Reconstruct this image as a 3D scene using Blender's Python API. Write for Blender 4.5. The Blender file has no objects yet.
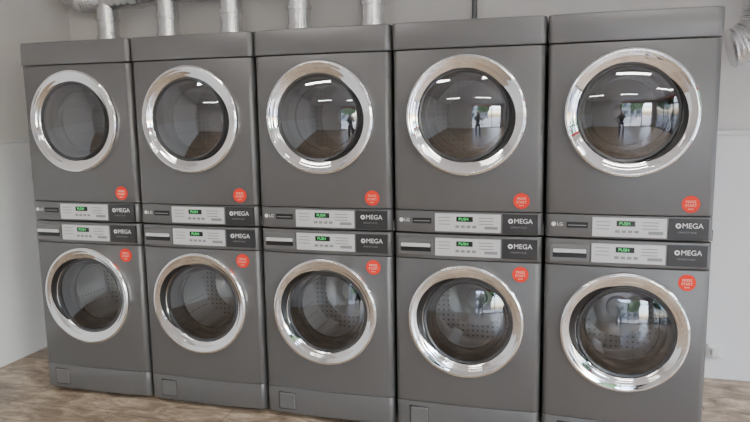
import bpy, bmesh, math, random
from mathutils import Vector, Matrix
random.seed(4)
S=bpy.context.scene
COL=S.collection

# ------------------------------------------------------------ materials
def mat(name,col,rough=.5,metal=0.,noise=None,bump=None,emit=None,coat=0,spec=None):
    m=bpy.data.materials.new(name); m.use_nodes=True
    nt=m.node_tree; b=nt.nodes['Principled BSDF']
    b.inputs['Base Color'].default_value=(*col,1); b.inputs['Roughness'].default_value=rough
    b.inputs['Metallic'].default_value=metal
    if coat: b.inputs['Coat Weight'].default_value=coat; b.inputs['Coat Roughness'].default_value=.15
    if spec is not None: b.inputs['Specular IOR Level'].default_value=spec
    tc=nt.nodes.new('ShaderNodeTexCoord')
    if noise:
        sc,amt,stretch=noise
        mp=nt.nodes.new('ShaderNodeMapping'); mp.inputs['Scale'].default_value=stretch
        n=nt.nodes.new('ShaderNodeTexNoise'); n.inputs['Scale'].default_value=sc; n.inputs['Detail'].default_value=5
        r=nt.nodes.new('ShaderNodeValToRGB')
        r.color_ramp.elements[0].position=.3; r.color_ramp.elements[1].position=.7
        r.color_ramp.elements[0].color=(*[c*(1-amt) for c in col],1)
        r.color_ramp.elements[1].color=(*[min(1,c*(1+amt)) for c in col],1)
        nt.links.new(tc.outputs['Object'],mp.inputs[0]); nt.links.new(mp.outputs[0],n.inputs['Vector'])
        nt.links.new(n.outputs['Fac'],r.inputs[0]); nt.links.new(r.outputs[0],b.inputs['Base Color'])
    if bump:
        sc,st=bump
        n=nt.nodes.new('ShaderNodeTexNoise'); n.inputs['Scale'].default_value=sc; n.inputs['Detail'].default_value=4
        bp=nt.nodes.new('ShaderNodeBump'); bp.inputs['Strength'].default_value=st; bp.inputs['Distance'].default_value=.01
        nt.links.new(tc.outputs['Object'],n.inputs['Vector'])
        nt.links.new(n.outputs['Fac'],bp.inputs['Height']); nt.links.new(bp.outputs[0],b.inputs['Normal'])
    if emit:
        b.inputs['Emission Color'].default_value=(*emit[0],1); b.inputs['Emission Strength'].default_value=emit[1]
    return m
M_BODY=mat('graphite_paint',(.138,.136,.137),.36,.35,noise=(8,.02,(20,20,.6)))
M_CAP=mat('graphite_cap',(.160,.158,.159),.34,.35,noise=(6,.02,(.6,20,20)))
M_SIDE_SHADED=mat('graphite_side_gap_shade',(.055,.055,.056),.45,.3)  # cabinet paint, darkened so the gaps between machines look shaded
M_CHROME=mat('door_chrome',(.95,.95,.96),.04,1.)
M_DARK=mat('black_plastic_and_shade',(.010,.010,.011),.35)  # plastic parts; also paints the shade of recesses and the filter gap
M_GREY=mat('grey_plastic',(.12,.12,.12),.4)
M_BEZ=mat('door_inner_bezel',(.07,.07,.073),.3,.4)
M_PANEL=mat('silver_panel',(.60,.60,.61),.4,.1)
M_BTN=mat('panel_button',(.24,.24,.25),.4)
M_LBL=mat('label_dark',(.030,.030,.032),.4)
M_WHITE=mat('print_white',(.8,.8,.8),.5)
M_LCD=mat('display_black',(.012,.02,.014),.25)
M_GREEN=mat('display_green',(.05,.6,.15),.4,emit=((.1,1,.25),.5))
M_RED=mat('sticker_red',(.82,.035,.018),.5,spec=.2)
M_STKW=mat('sticker_print',(.9,.55,.45),.5)
M_RUB=mat('rubber',(.03,.03,.03),.6)
M_HUB=mat('drum_hub',(.80,.81,.82),.3,.3)
def drum_mat(name,lo,hi):
    m=mat(name,(hi,hi,hi),.28,.85); nt=m.node_tree; b=nt.nodes['Principled BSDF']
    tc=nt.nodes.new('ShaderNodeTexCoord'); v=nt.nodes.new('ShaderNodeTexVoronoi'); v.inputs['Scale'].default_value=38
    v.inputs['Randomness'].default_value=.1
    r=nt.nodes.new('ShaderNodeValToRGB'); r.color_ramp.elements[0].position=.13; r.color_ramp.elements[0].color=(lo,lo,lo,1)
    r.color_ramp.elements[1].position=.24; r.color_ramp.elements[1].color=(hi,hi,hi*1.01,1)
    nt.links.new(tc.outputs['Object'],v.inputs['Vector']); nt.links.new(v.outputs['Distance'],r.inputs[0]); nt.links.new(r.outputs[0],b.inputs['Base Color'])
    return m
M_DRUM_D=drum_mat('dryer_drum_steel',.28,.44)
M_DRUM_W=drum_mat('washer_drum_steel',.15,.66)
def glass_mat(name,tint,f0):
    m=bpy.data.materials.new(name); m.use_nodes=True; nt=m.node_tree
    for n in list(nt.nodes): nt.nodes.remove(n)
    o=nt.nodes.new('ShaderNodeOutputMaterial'); mx=nt.nodes.new('ShaderNodeMixShader')
    t=nt.nodes.new('ShaderNodeBsdfTransparent'); t.inputs[0].default_value=(*tint,1)
    g=nt.nodes.new('ShaderNodeBsdfGlossy'); g.inputs['Roughness'].default_value=.02; g.inputs['Color'].default_value=(.95,.96,1,1)
    l=nt.nodes.new('ShaderNodeLayerWeight'); l.inputs[0].default_value=.35
    mr=nt.nodes.new('ShaderNodeMapRange'); mr.inputs['To Min'].default_value=f0; mr.inputs['To Max'].default_value=.9
    nt.links.new(l.outputs['Fresnel'],mr.inputs['Value']); nt.links.new(mr.outputs[0],mx.inputs[0])
    nt.links.new(t.outputs[0],mx.inputs[1]); nt.links.new(g.outputs[0],mx.inputs[2]); nt.links.new(mx.outputs[0],o.inputs[0])
    return m
M_GLASS_D=glass_mat('dryer_door_glass',(.38,.38,.39),.15)
M_GLASS_W=glass_mat('washer_door_glass',(.60,.61,.62),.08)
M_WINGLASS=glass_mat('window_glass',(.93,.95,.95),.02)

# ------------------------------------------------------------ mesh helpers
def obj_from(name,verts,faces,m,smooth=False,parent=None):
    me=bpy.data.meshes.new(name); me.from_pydata(verts,[],faces); me.update()
    bm=bmesh.new(); bm.from_mesh(me); bmesh.ops.recalc_face_normals(bm,faces=bm.faces); bm.to_mesh(me); bm.free()
    if m: me.materials.append(m)
    if smooth: me.polygons.foreach_set('use_smooth',[True]*len(me.polygons))
    o=bpy.data.objects.new(name,me); COL.objects.link(o)
    if parent: o.parent=parent
    return o
def bake(o):
    dg=bpy.context.evaluated_depsgraph_get(); dg.update()
    me=bpy.data.meshes.new_from_object(o.evaluated_get(dg)); 
    o.modifiers.clear(); o.data=me
    return o
def bevel(o,w,seg=2,ang=40):
    b=o.modifiers.new('b','BEVEL'); b.width=w; b.segments=seg; b.limit_method='ANGLE'; b.angle_limit=math.radians(ang)
    bake(o)
    return o
def box(name,a,b,m,bev=0,parent=None,seg=2):
    x0,y0,z0=a;x1,y1,z1=b
    v=[(x,y,z) for z in(z0,z1) for x,y in((x0,y0),(x1,y0),(x1,y1),(x0,y1))]
    f=[(0,1,2,3),(4,5,6,7),(0,1,5,4),(1,2,6,5),(2,3,7,6),(3,0,4,7)]
    o=obj_from(name,v,f,m,parent=parent)
    if bev: bevel(o,bev,seg)
    return o
def prism(name,poly,z0,z1,m,bev=.003,parent=None):
    n=len(poly); v=[(x,y,z0) for x,y in poly]+[(x,y,z1) for x,y in poly]
    f=[tuple(range(n)),tuple(range(n,2*n))]+[(i,(i+1)%n,(i+1)%n+n,i+n) for i in range(n)]
    o=obj_from(name,v,f,m,parent=parent)
    if bev: bevel(o,bev,2,50)
    return o
def smooth_by_angle(o,a=35):
    me=o.data; me.polygons.foreach_set('use_smooth',[True]*len(me.polygons))
    bm=bmesh.new(); bm.from_mesh(me)
    for e in bm.edges:
        if len(e.link_faces)==2 and e.calc_face_angle(0)>math.radians(a): e.smooth=False
    bm.to_mesh(me); bm.free()
def lathe(name,prof,cx,cz,m,seg=96,parent=None,cap=False):
    v=[];f=[]
    for r,y in prof:
        for k in range(seg):
            a=2*math.pi*k/seg; v.append((cx+r*math.cos(a),y,cz+r*math.sin(a)))
    for i in range(len(prof)-1):
        for k in range(seg):
            k2=(k+1)%seg; f.append((i*seg+k,i*seg+k2,(i+1)*seg+k2,(i+1)*seg+k))
    if cap: f.append(tuple((len(prof)-1)*seg+k for k in range(seg)))
    o=obj_from(name,v,f,m,parent=parent); smooth_by_angle(o,40); return o
def tube(name,path,r,m,seg=28,rib=.0,ribp=.02,parent=None):
    P=[Vector(p) for p in path]; pts=[]
    for a,b in zip(P[:-1],P[1:]):
        n=max(1,int((b-a).length/(ribp/4))); pts+=[a.lerp(b,i/n) for i in range(n)]
    pts.append(P[-1]); v=[];f=[]
    t=(pts[1]-pts[0]).normalized(); up=Vector((0,1,0)) if abs(t.y)<.9 else Vector((1,0,0))
    nrm=(up-t*up.dot(t)).normalized(); L=0
    for i,p in enumerate(pts):
        t2=(pts[min(i+1,len(pts)-1)]-pts[max(i-1,0)]).normalized()
        nrm=(nrm-t2*nrm.dot(t2)).normalized(); bn=t2.cross(nrm)
        if i: L+=(p-pts[i-1]).length
        rr=r+rib*math.sin(2*math.pi*L/ribp)
        for k in range(seg):
            a=2*math.pi*k/seg; v.append(tuple(p+nrm*rr*math.cos(a)+bn*rr*math.sin(a)))
        if i:
            for k in range(seg):
                k2=(k+1)%seg; f.append(((i-1)*seg+k,(i-1)*seg+k2,i*seg+k2,i*seg+k))
    f.append(tuple(range(seg))); f.append(tuple((len(pts)-1)*seg+k for k in range(seg)))
    o=obj_from(name,v,f,m,parent=parent); smooth_by_angle(o,50); return o
def arc(c,r,a0,a1,n):
    return [(c[0]+r*math.cos(math.radians(a0+(a1-a0)*i/n)),c[1],c[2]+r*math.sin(math.radians(a0+(a1-a0)*i/n))) for i in range(n+1)]
def text(name,s,x,y,z,size,m,parent=None,align='LEFT',ex=.0004):
    c=bpy.data.curves.new(name,'FONT'); c.body=s; c.size=size; c.extrude=ex; c.align_x=align; c.align_y='CENTER'
    o=bpy.data.objects.new(name,c); COL.objects.link(o)
    dg=bpy.context.evaluated_depsgraph_get(); dg.update()
    me=bpy.data.meshes.new_from_object(o.evaluated_get(dg)); bpy.data.objects.remove(o)
    me.materials.clear(); me.materials.append(m)
    o=bpy.data.objects.new(name,me); COL.objects.link(o)
    o.location=(x,y,z); o.rotation_euler=(math.pi/2,0,0); o.parent=parent
    return o
def empty(name,loc):
    e=bpy.data.objects.new(name,None); e.empty_display_size=.1; e.location=loc; COL.objects.link(e); return e

# ------------------------------------------------------------ machines
W=.686; DEP=.76
def yfront(x):
    u=(x-W/2)/(W/2); return -.014*(1-u*u)
def front_poly(back=.05,r=.028,inset=0.):
    p=[]
    n=24
    xs=[r+(W-2*r)*i/n for i in range(n+1)]
    p+=[(x,yfront(x)+inset) for x in xs]
    y0=yfront(W-r)+inset
    for i in range(1,8):
        a=-math.pi/2+math.pi/2*i/7; p.append((W-r+r*math.cos(a), y0+r+r*math.sin(a)))
    p+=[(W,back),(0,back)]
    for i in range(0,7):
        a=math.pi+math.pi/2*i/7; p.append((r+r*math.cos(a), y0+r+r*math.sin(a)))
    return p
CX=W/2
def cut(o,zc,r,y0,y1):
    c=lathe('cutter',[(r,y0),(r,y1)],CX,zc,None,seg=96)
    bm=bmesh.new(); bm.from_mesh(c.data); bmesh.ops.holes_fill(bm,edges=[e for e in bm.edges if e.is_boundary]); bmesh.ops.recalc_face_normals(bm,faces=bm.faces); bm.to_mesh(c.data); bm.free()
    b=o.modifiers.new('c','BOOLEAN'); b.object=c; b.operation='DIFFERENCE'; b.solver='EXACT'
    bake(o); bpy.data.objects.remove(c)
def door(par,zc,R,hand,washer):
    seg=160; nt_=26
    MD=M_DRUM_W if washer else M_DRUM_D
    off=-.010*hand; r1=.755*R
    def base(t):
        K=[(0,-.008),(.03,-.03),(.1,-.043),(.22,-.047),(.5,-.041),(.8,-.031),(.95,-.026),(1,-.018)]
        for (a,ya),(b,yb) in zip(K[:-1],K[1:]):
            if t<=b:
                s=(t-a)/(b-a); s=s*s*(3-2*s)*.5+s*.5; return ya+(yb-ya)*s
        return K[-1][1]
    ha=math.radians(-20 if hand>0 else 165)
    wd=math.radians(62)
    def pt(a,t,dy=0):
        xo,zo=R*math.cos(a),R*math.sin(a); xi,zi=off+r1*math.cos(a),r1*math.sin(a)
        return (CX+xo+(xi-xo)*t, base(t)+dy, zc+zo+(zi-zo)*t)
    v=[];f=[]
    for i in range(nt_+1):
        t=(i/nt_)**1.4
        for k in range(seg): v.append(pt(2*math.pi*k/seg,t))
    for i in range(nt_):
        for k in range(seg):
            k2=(k+1)%seg; f.append((i*seg+k,i*seg+k2,(i+1)*seg+k2,(i+1)*seg+k))
    obj_from('door_ring',v,f,M_CHROME,smooth=True,parent=par)
    # dark crescent laid over the ring, painting the shade of a handle recess
    v=[];f=[];N=60
    for i in range(N+1):
        a=ha-wd+2*wd*i/N; ww=math.cos((a-ha)/wd*math.pi/2)**.8 if 0<i<N else 0
        for j in range(5):
            t=.985-(.42 if washer else .32)*ww*(1-j/4); v.append(pt(a,t,-.0022))
    for i in range(N):
        for j in range(4): f.append((i*5+j,i*5+j+1,(i+1)*5+j+1,(i+1)*5+j))
    obj_from('door_handle_shade',v,f,M_DARK,smooth=True,parent=par)
    c=CX+off
    lathe('door_bezel',[(r1+.002,-.018),(r1-.004,-.027),(r1-.012,-.024),(r1-.016,-.016),(r1-.02,.0),(r1-.022,.05)],c,zc,M_BEZ,parent=par)
    g=[]
    rg=r1-.012
    for i in range(15):
        s=i/14; r=rg*(1-s); g.append((max(r,.0005),-.021-.036*(1-(r/rg)**2)))
    lathe('door_glass',g,c,zc,M_GLASS_W if washer else M_GLASS_D,parent=par,cap=True)
    lathe('drum_gasket',[(r1-.02,.03),(r1-.03,.045),(r1-.045,.05),(r1-.05,.065),(r1-.045,.08)],CX,zc,M_RUB if washer else M_GREY,parent=par)
    lathe('drum',[(r1-.045,.08),(.245,.085),(.25,.10),(.25,.40),(.235,.42),(.16,.425),(.15,.415),(.07,.405),(.0005,.405)],CX,zc,MD,parent=par,cap=True)
    lathe('drum_hub',[(.055,.404),(.05,.385),(.03,.378),(.0005,.376)],CX,zc,M_HUB,seg=40,parent=par,cap=True)
    for k in range(3):
        a=2*math.pi*k/3+.5
        o=box('drum_baffle_%d'%(k+1),(-.035,.12,-.25),(.035,.38,-.19),MD,.018,parent=par,seg=3)
        o.location=(CX,0,zc); o.rotation_euler=(0,a,0)
def labels(par,z0,z1,kind):
    yf=lambda x: yfront(x)
    zc=(z0+z1)/2
    def plate(name,x0,x1,za,zb,m,d=.003,bev=.0015):
        y=min(yf(x0),yf(x1),yf((x0+x1)/2)); yb=max(yf(x0),yf(x1))+.004
        return box(name,(x0,y-d,za),(x1,yb,zb),m,bev,parent=par)
    hh=.042
    plate('control_plate',.200,.503,zc-hh,zc+hh,M_PANEL)
    plate('display_window',.300,.377,zc+.005,zc+.029,M_LCD,.0042,.0008)
    yd=yf(.343)-.0045
    text('display_digits','PUSH',.311,yd,zc+.017,.019,M_GREEN,par)
    for i in range(4): plate('button_%d'%i,.296+.026*i,.314+.026*i,zc-.024,zc-.012,M_BTN,.0045,.001)
    for i in range(3):
        plate('mode_print_%d'%i,.405,.470,zc+.022-.014*i,zc+.026-.014*i,M_BTN,.0036,0)
    plate('button_go',.43,.49,zc-.028,zc-.014,M_BTN,.0045,.001)
    for i in range(3): plate('cycle_print_%d'%i,.215,.272,zc+.022-.016*i,zc+.0255-.016*i,M_BTN,.0036,0)
    plate('size_badge',.510,.668,zc-hh-.004,zc+hh+.004,M_LBL,.0025)
    yb=yf(.52)-.0065
    text('badge_text','MEGA',.562,yb-.001,zc+.014,.031,M_WHITE,par)
    text('badge_text_small','CAPACITY PLUS',.548,yb-.001,zc-.014,.010,M_BTN,par)
    lathe('badge_mark',[(.011,yb-.001),(.011,yb-.0016),(.005,yb-.0016),(.005,yb-.001)],.548,zc+.014,M_WHITE,seg=24,parent=par)
    if kind=='dryer':
        lathe('logo_disc',[(.010,yf(.04)-.001),(.009,yf(.04)-.003),(.0005,yf(.04)-.003)],.036,zc+.006,M_WHITE,seg=24,parent=par,cap=True)
        text('logo_text','LG',.050,yf(.06)-.002,zc+.006,.022,M_WHITE,par)
        plate('model_strip',.092,.182,zc-.008,zc+.018,M_DARK,.002,.0008)
        plate('model_print',.098,.176,zc+.002,zc+.006,M_BTN,.0025,0)
    else:
        plate('drawer_front',.024,.190,zc-.042,zc+.036,M_CAP,.004,.002)
        plate('drawer_recess_shade',.034,.180,zc-.026,zc+.016,M_DARK,.0048,.001)  # dark plate standing proud, paints the shade inside the drawer recess
        plate('drawer_handle',.036,.178,zc-.004,zc+.014,M_PANEL,.012,.003)
        lathe('logo_disc',[(.008,yf(.04)-.004),(.007,yf(.04)-.0065),(.0005,yf(.04)-.0065)],.040,zc+.026,M_WHITE,seg=24,parent=par,cap=True)
        text('logo_text','LG',.052,yf(.06)-.006,zc+.026,.014,M_WHITE,par)
def sticker(par,z):
    x=.594; R=.036; v=[];f=[]
    for i in range(9):
        r=R*i/8
        for k in range(48):
            a=2*math.pi*k/48; xx=x+r*math.cos(a); v.append((xx,yfront(xx)-.0012,z+r*math.sin(a)))
    for i in range(8):
        for k in range(48):
            k2=(k+1)%48; f.append((i*48+k,i*48+k2,(i+1)*48+k2,(i+1)*48+k))
    obj_from('warning_sticker',v,f,M_RED,smooth=True,parent=par)
    sl=math.atan((yfront(x+.01)-yfront(x-.01))/.02)
    for nm,s,dz,sz in(('sticker_text_1','PRESS',.010,.016),('sticker_text_2','START',-.006,.016),('sticker_text_3','here',-.020,.012)):
        o=text(nm,s,x,yfront(x)-.0028,z+dz,sz,M_STKW,par,'CENTER'); o.rotation_euler=(math.pi/2,0,sl)

ZS=.994
def build_dryer(loc):
    e=empty('tumble_dryer',loc)
    zc=1.542-ZS
    cab=box('cabinet',(.008,.056,.004),(W-.008,DEP,.845),M_SIDE_SHADED,.006); cut(cab,zc,.262,.0,.45); cab.parent=e
    fs=prism('front_panel',front_poly(),.112,.846,M_BODY,.0035); cut(fs,zc,.74*.275,-.1,.2); smooth_by_angle(fs,30); fs.parent=e
    o=prism('control_fascia',front_poly(),.006,.108,M_BODY,.0035,parent=e); smooth_by_angle(o,30)
    top=[(x,y-.004) if y<.04 else (x,DEP) for x,y in front_poly()]
    top=[(CX+(x-CX)*1.010,y) for x,y in top]
    o=prism('top_cap',top,.850,.971,M_CAP,.008,parent=e); smooth_by_angle(o,30)
    for x in(.016,W-.016):
        lathe('cap_screw',[(.005,.004),(.005,-.0005),(.0005,-.0005)],x,.93,M_DARK,seg=16,parent=e,cap=True)
    box('stack_bracket',(W-.004,.03,.002),(W+.006,.12,.05),M_GREY,.002,parent=e)
    door(e,zc,.275,1,False)
    labels(e,.006,.108,'dryer'); sticker(e,1.157-ZS)
    return e
def build_washer(loc):
    e=empty('washing_machine',loc); zc=.584
    cab=box('cabinet',(.008,.056,.03),(W-.008,DEP,ZS-.004),M_SIDE_SHADED,.006); cut(cab,zc,.262,.0,.45); cab.parent=e
    fs=prism('front_panel',front_poly(),.160,.872,M_BODY,.0035); cut(fs,zc,.74*.27,-.1,.2); smooth_by_angle(fs,30); fs.parent=e
    o=prism('control_fascia',front_poly(),.876,ZS-.002,M_BODY,.0035,parent=e); smooth_by_angle(o,30)
    o=prism('plinth_panel',front_poly(),.022,.158,M_BODY,.002,parent=e); smooth_by_angle(o,30)
    y=min(yfront(.07),yfront(.165))
    box('filter_door_gap_shade',(.068,y-.0005,.040),(.168,y+.01,.136),M_DARK,.006,parent=e)  # solid dark plate, paints the shaded slit round the filter door
    box('filter_door',(.073,y-.0045,.045),(.163,y+.01,.131),M_CAP,.008,parent=e,seg=3)
    for i,(x,yy) in enumerate([(.06,.08),(W-.06,.08),(.06,DEP-.06),(W-.06,DEP-.06)]):
        obj_from('foot_%d'%(i+1),[(x+.025*math.cos(a*math.pi/8),yy+.025*math.sin(a*math.pi/8),z) for z in(0,.035) for a in range(16)],
            [tuple(range(16)),tuple(range(16,32))]+[(k,(k+1)%16,(k+1)%16+16,k+16) for k in range(16)],M_RUB,parent=e)
    door(e,zc,.275,-1,True)
    labels(e,.880,.990,'washer'); sticker(e,.818)
    return e
def dup(src,loc):
    e=empty(src.name.split('.')[0],loc)
    for c in list(src.children):
        o=bpy.data.objects.new(c.name.split('.')[0],c.data); COL.objects.link(o); o.parent=e
        o.location=c.location; o.rotation_euler=c.rotation_euler
    return e
w0=build_washer((0,0,0)); d0=build_dryer((0,0,ZS))
for i in range(1,5):
    dup(w0,(.70*i,0,0)); dup(d0,(.70*i,0,ZS))

# ------------------------------------------------------------ room
XL,XR,YB,YF,ZC=-.57,6.4,1.10,-6.2,2.95
M_WALL=mat('wall_plaster',(.72,.70,.68),.85,noise=(3,.04,(1,1,1)),bump=(60,.08))
M_WALLR=mat('wall_plaster_low',(.86,.87,.89),.7,noise=(3,.03,(1,1,1)))
M_CEIL=mat('ceiling_paint',(.82,.82,.81),.9)
M_FRAME=mat('aluminium_frame',(.08,.08,.085),.4,.5)
M_TRIM=mat('trim_paint',(.78,.78,.78),.5)
M_REDB=mat('red_beam_paint',(.6,.03,.02),.5)
def floor_mat():
    m=mat('floor_tiles',(.3,.25,.2),.30); nt=m.node_tree; b=nt.nodes['Principled BSDF']
    tc=nt.nodes.new('ShaderNodeTexCoord'); N=nt.nodes.new; L=nt.links.new
    mp=N('ShaderNodeMapping'); mp.inputs['Scale'].default_value=(1,2.2,1)
    n1=N('ShaderNodeTexNoise'); n1.inputs['Scale'].default_value=5; n1.inputs['Detail'].default_value=10; n1.inputs['Roughness'].default_value=.7; n1.inputs['Distortion'].default_value=.9
    r=N('ShaderNodeValToRGB'); el=r.color_ramp.elements
    el[0].position=.34; el[0].color=(.14,.093,.058,1); el[1].position=.66; el[1].color=(.72,.58,.43,1)
    e=el.new(.5); e.color=(.38,.285,.20,1)
    br=N('ShaderNodeTexBrick'); br.inputs['Scale'].default_value=1; br.inputs['Brick Width'].default_value=1.2; br.inputs['Row Height'].default_value=.2
    br.inputs['Mortar Size'].default_value=.003; br.inputs['Color1'].default_value=(1,1,1,1); br.inputs['Color2'].default_value=(.80,.78,.76,1); br.inputs['Mortar'].default_value=(.35,.33,.3,1)
    mx=N('ShaderNodeMixRGB'); mx.blend_type='MULTIPLY'; mx.inputs[0].default_value=1
    L(tc.outputs['Object'],mp.inputs[0]); L(mp.outputs[0],n1.inputs['Vector']); L(n1.outputs['Fac'],r.inputs[0])
    L(tc.outputs['Object'],br.inputs['Vector']); L(r.outputs[0],mx.inputs[1]); L(br.outputs['Color'],mx.inputs[2]); L(mx.outputs[0],b.inputs['Base Color'])
    return m
T=.15
box('floor',(XL-T,YF-T,-.1),(XR+T,YB+T,0),floor_mat())
box('ceiling',(XL-T,YF-T,ZC),(XR+T,YB+T,ZC+.1),M_CEIL)
box('wall_back',(XL-T,YB,0),(XR+T,YB+T,ZC),M_WALL)
box('wall_left',(XL-T,YF-T,0),(XL,YB,ZC),M_WALL)
ZD=1.41
box('wall_back_lower',(XL+.03,YB-.03,.0),(XR,YB,ZD),M_WALLR,.004)
box('wall_left_lower',(XL,YF,.0),(XL+.03,YB,ZD),M_WALLR,.004)
box('trim_1',(XL+.045,YB-.045,ZD),(XR,YB,ZD+.025),M_TRIM,.004)
box('trim_2',(XL,YF,ZD),(XL+.045,YB,ZD+.025),M_TRIM,.004)
def glazed(prefix,axis,c,a0,a1,o0,o1,z0,z1,nm):
    def B(name,a,b,za,zb,m,d0=0,d1=T,bev=0,par=None):
        if axis=='x': return box(name,(a,c-d1,za),(b,c-d0,zb),m,bev,par)
        return box(name,(c+d0,a,za),(c+d1,b,zb),m,bev,par)
    B('wall_'+prefix+'_pier_a',a0,o0,0,ZC,M_WALL); B('wall_'+prefix+'_pier_b',o1,a1,0,ZC,M_WALL)
    B('wall_'+prefix+'_head',o0,o1,z1,ZC,M_WALL)
    e=empty('window_1' if prefix=='front' else 'window_2',(0,0,0))
    w=.06
    for k in range(nm+1):
        p=o0+(o1-o0-w)*k/nm; B('mullion_%d'%k,p,p+w,z0,z1,M_FRAME,.04,.11,0,e)
    B('rail_low',o0,o1,z0,z0+w,M_FRAME,.045,.105,0,e); B('rail_top',o0,o1,z1-w*2,z1,M_REDB,.045,.105,0,e)
    B('rail_mid',o0,o1,2.15,2.15+w,M_FRAME,.045,.105,0,e)
    B('pane',o0,o1,z0,z1,M_WINGLASS,.074,.076,0,e)
glazed('front','x',YF,XL,XR,2.6,6.1,.0,2.75,3)
glazed('right','y',XR,YF,YB,-5.9,.3,.0,2.75,5)

# ------------------------------------------------------------ ducts
M_FOIL=mat('duct_galvanised',(.76,.76,.77),.24,.97,noise=(9,.18,(1,1,1)),bump=(40,.25))
M_FOILR=mat('duct_foil_flex',(.80,.80,.81),.22,.97,bump=(120,.5))
YD=.93
e=empty('exhaust_ductwork',(0,0,0))
for x in(-.12,.34,.80,1.265,1.74):
    tube('riser',[(x,YD,1.6),(x,YD,2.36)],.070,M_FOIL,rib=0,ribp=.1,parent=e)
    for z,h in((2.05,.05),(2.20,.022)):
        tube('collar',[(x,YD,z),(x,YD,z+h)],.078,M_FOIL,rib=0,ribp=.05,parent=e)
    tube('machine_adapter',[(x,YD,1.72),(x,YD,2.03)],.085,M_FOIL,rib=.002,ribp=.02,parent=e)
tube('main_run',[(-.12,YD,2.355),(1.9,YD,2.43)],.085,M_FOIL,rib=.0025,ribp=.05,parent=e)
for x in(.10,.57,1.03,1.5):
    z=2.355+(x+.12)*.037
    tube('joint_band',[(x,YD,z),(x+.05,YD,z+.002)],.094,M_FOIL,parent=e,ribp=.05)
tube('end_elbow',[(-.12,YD,2.355),(-.3,YD,2.36),(-.42,YD,2.41),(-.47,YD,2.52),(-.47,YD,2.8)],.092,M_FOILR,rib=.004,ribp=.022,parent=e)
e=empty('flexible_duct',(0,0,0))
tube('flex_run',[(2.95,.9,2.42),(3.2,.9,2.40),(3.5,.9,2.40),(3.75,.9,2.42)],.08,M_FOILR,rib=.004,ribp=.022,parent=e)
tube('flex_drop',[(3.87,.9,2.5),(3.85,.9,2.3),(3.83,.9,2.1)]+arc((3.65,.9,2.04),.18,0,-80,8),.1,M_FOILR,rib=.005,ribp=.024,parent=e)
tube('conduit_pipe',[(2.33,1.05,1.45),(2.33,1.05,ZC)],.016,M_GREY,seg=16)
e=empty('power_socket',(3.72,YB-.03,.17))
box('plate',(-.04,-.02,-.04),(.04,-.0,.04),M_WHITE,.006,parent=e)
box('plug',(-.02,-.05,-.02),(.02,-.02,.02),M_WHITE,.006,parent=e)

# ------------------------------------------------------------ ceiling lights
for i,(x,y) in enumerate([(1.0,-1.6),(3.4,-1.6),(1.0,-4.0),(3.4,-4.0),(5.4,-2.8)]):
    e=empty('ceiling_light',(x,y,ZC))
    box('housing',(-.6,-.08,-.05),(.6,.08,0),M_TRIM,.005,parent=e)
    l=bpy.data.lights.new('tube_light','AREA'); l.shape='RECTANGLE'; l.size=1.15; l.size_y=.12; l.energy=17; l.color=(1,.96,.90)
    o=bpy.data.objects.new('tube_light',l); COL.objects.link(o); o.location=(0,0,-.055); o.parent=e

# ------------------------------------------------------------ outside
M_ASPH=mat('asphalt',(.34,.33,.32),.9,noise=(2,.2,(1,1,1)))
box('street_ground',(-30,-40,-.35),(45,30,-.12),M_ASPH)
M_BLD=mat('building_render',(.50,.45,.40),.8,noise=(1,.1,(1,1,1)))
M_BW=mat('building_window',(.05,.06,.08),.1)
def building(x0,y0,x1,y1,h,axis,nx):
    e=empty('street_building',(0,0,0)); box('block',(x0,y0,-.12),(x1,y1,h),M_BLD,parent=e)
    k=0
    for i in range(nx):
        for j in range(int(h/3)):
            z=1+3*j
            if axis=='x':
                s=(x1-x0)/nx; box('pane_%d'%k,(x0+s*(i+.25),y1,z),(x0+s*(i+.75),y1+.05,z+1.6),M_BW,parent=e)
            else:
                s=(y1-y0)/nx; box('pane_%d'%k,(x0-.05,y0+s*(i+.25),z),(x0,y0+s*(i+.75),z+1.6),M_BW,parent=e)
            k+=1
building(-6,-32,10,-24,7,'x',6)
building(24,-14,30,4,9,'y',6)
M_LEAF=mat('leaves',(.07,.13,.03),.7,noise=(5,.5,(1,1,1)))
M_BARK=mat('bark',(.12,.08,.05),.9)
def tree(x,y,h):
    e=empty('street_tree',(x,y,-.12)); tube('trunk',[(0,0,0),(.1,0,h*.55)],.14,M_BARK,seg=10,ribp=.8,parent=e)
    bm=bmesh.new()
    for k in range(9):
        r=h*random.uniform(.13,.22)
        mtx=Matrix.Translation((random.uniform(-.2,.2)*h,random.uniform(-.2,.2)*h,h*random.uniform(.5,.9)))
        g=bmesh.ops.create_icosphere(bm,subdivisions=3,radius=r,matrix=mtx)
        for v in g['verts']: v.co+=Vector([random.uniform(-1,1)*r*.12 for _ in range(3)])
    me=bpy.data.meshes.new('crown'); bm.to_mesh(me); bm.free(); me.materials.append(M_LEAF)
    o=bpy.data.objects.new('crown',me); COL.objects.link(o); o.parent=e
for x,y,h in[(13,-6,5.5),(14,-1,5),(12,-11,6),(6,-15,5.5),(1,-14,5)]: tree(x,y,h)

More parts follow.
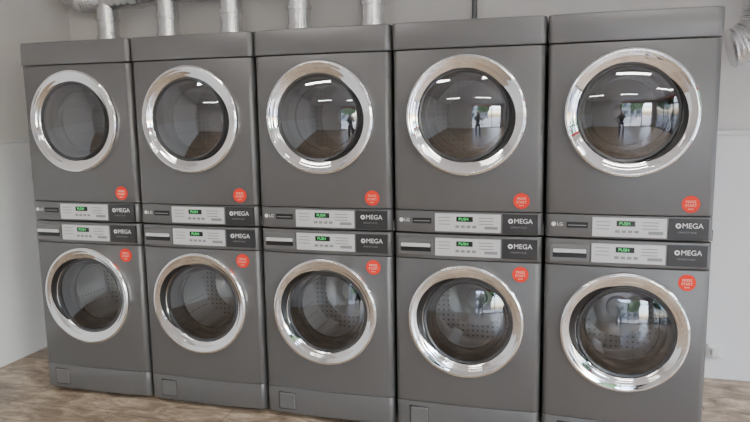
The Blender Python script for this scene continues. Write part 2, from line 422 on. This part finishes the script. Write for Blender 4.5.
# ------------------------------------------------------------ photographer
M_CLOTH=mat('dark_shirt',(.03,.035,.05),.8); M_TROU=mat('trousers',(.05,.05,.07),.8); M_SKIN=mat('skin',(.55,.33,.24),.5); M_HAIR=mat('hair',(.02,.015,.01),.6)
CAMP=Vector((2.91535,-3.11302,1.55358))
def skin(name,verts,edges,rad,m,par,sub=2,root=0):
    me=bpy.data.meshes.new(name); me.from_pydata(verts,edges,[]); o=bpy.data.objects.new(name,me); COL.objects.link(o)
    md=o.modifiers.new('s','SKIN'); md.use_smooth_shade=True
    for i,r in enumerate(rad):
        sv=me.skin_vertices[0].data[i]; sv.radius=(r,r) if not isinstance(r,tuple) else r; sv.use_root=(i==root)
    ss=o.modifiers.new('u','SUBSURF'); ss.levels=sub; ss.render_levels=sub
    bake(o); o.data.materials.clear(); o.data.materials.append(m); o.data.polygons.foreach_set('use_smooth',[True]*len(o.data.polygons))
    o.parent=par; return o
pe=empty('photographer',(CAMP.x+.02,CAMP.y-.42,0))
skin('legs',[(0,0,.93),(-.10,0,.88),(-.12,.01,.48),(-.13,-.02,.09),(.10,0,.88),(.12,.01,.48),(.13,-.02,.09),(0,0,1.02)],
     [(0,1),(1,2),(2,3),(0,4),(4,5),(5,6),(0,7)],[.12,.09,.062,.05,.09,.062,.05,.13],M_TROU,pe)
for s in(-1,1):
    skin('shoe',[(s*.13,-.05,.05),(s*.135,.05,.045),(s*.14,.15,.035)],[(0,1),(1,2)],[.042,.043,.032],M_HAIR,pe)
skin('torso',[(0,0,.98),(0,0,1.15),(0,-.01,1.32),(-.15,-.01,1.42),(-.24,.06,1.20),(-.12,.25,1.36),(.15,-.01,1.42),(.24,.06,1.20),(.12,.25,1.36),(0,0,1.46)],
     [(0,1),(1,2),(2,3),(3,4),(4,5),(2,6),(6,7),(7,8),(2,9)],[(.15,.11),(.14,.10),(.16,.11),.065,.05,.036,.065,.05,.036,.06],M_CLOTH,pe)
skin('head',[(0,0,1.46),(0,.01,1.55),(0,.03,1.60),(0,.02,1.67),(0,.01,1.72)],[(0,1),(1,2),(2,3),(3,4)],[.052,.055,.072,(.078,.09),.06],M_SKIN,pe)
skin('hair',[(0,-.02,1.62),(0,-.015,1.69),(0,.01,1.745)],[(0,1),(1,2)],[.075,(.087,.09),.06],M_HAIR,pe)
skin('nose',[(0,.10,1.64),(0,.115,1.61)],[(0,1)],[.010,.013],M_SKIN,pe,1)
skin('mouth',[(-.022,.098,1.575),(0,.104,1.573),(.022,.098,1.575)],[(0,1),(1,2)],[.005,.006,.005],M_REDB,pe,1)
for s in(-1,1):
    skin('eye',[(s*.032,.094,1.652),(s*.034,.098,1.652)],[(0,1)],[.010,.008],M_HAIR,pe,1)
    skin('ear',[(s*.078,.01,1.65),(s*.08,.01,1.61)],[(0,1)],[.014,.011],M_SKIN,pe,1)
    skin('palm',[(s*.12,.25,1.36),(s*.10,.31,1.42),(s*.085,.345,1.48)],[(0,1),(1,2)],[.028,.03,.032],M_SKIN,pe)
    for k in range(4):
        z=1.475+.022*k
        skin('finger_%d'%(k+1),[(s*.085,.34,z-.01),(s*.092,.385,z),(s*.075,.405-.003*k,z+.006)],[(0,1),(1,2)],[.010,.009,.008],M_SKIN,pe,1)
    skin('thumb',[(s*.09,.33,1.46),(s*.07,.355,1.495),(s*.055,.358,1.52)],[(0,1),(1,2)],[.012,.010,.009],M_SKIN,pe,1)
box('phone',(-.078,.374,1.485),(.078,.382,1.56),M_DARK,.003,parent=pe)

# ------------------------------------------------------------ world
w=bpy.data.worlds.new('sky'); S.world=w; w.use_nodes=True; nt=w.node_tree
bg=nt.nodes['Background']; sk=nt.nodes.new('ShaderNodeTexSky'); sk.sky_type='NISHITA'; sk.sun_disc=False
sk.sun_elevation=math.radians(50); sk.sun_rotation=math.radians(120); sk.dust_density=3; sk.air_density=1
nt.links.new(sk.outputs[0],bg.inputs[0]); bg.inputs[1].default_value=4.3

# ------------------------------------------------------------ camera
Q=[2.91535, -3.11302, 1.55358, -0.28467, -0.14083, -0.01587, 682.00741]
y,p,r=Q[3:6]
f=Vector((math.sin(y)*math.cos(p),math.cos(y)*math.cos(p),math.sin(p)))
rt=Vector((math.cos(y),-math.sin(y),0)); up=rt.cross(f)
r2=math.cos(r)*rt+math.sin(r)*up; u2=-math.sin(r)*rt+math.cos(r)*up
mw=Matrix(((r2.x,u2.x,-f.x,Q[0]),(r2.y,u2.y,-f.y,Q[1]),(r2.z,u2.z,-f.z,Q[2]),(0,0,0,1)))
cd=bpy.data.cameras.new('camera'); cam=bpy.data.objects.new('camera',cd); COL.objects.link(cam)
cam.matrix_world=mw; cd.sensor_width=36; cd.lens=Q[6]*36/750; cd.clip_start=.01
S.camera=cam
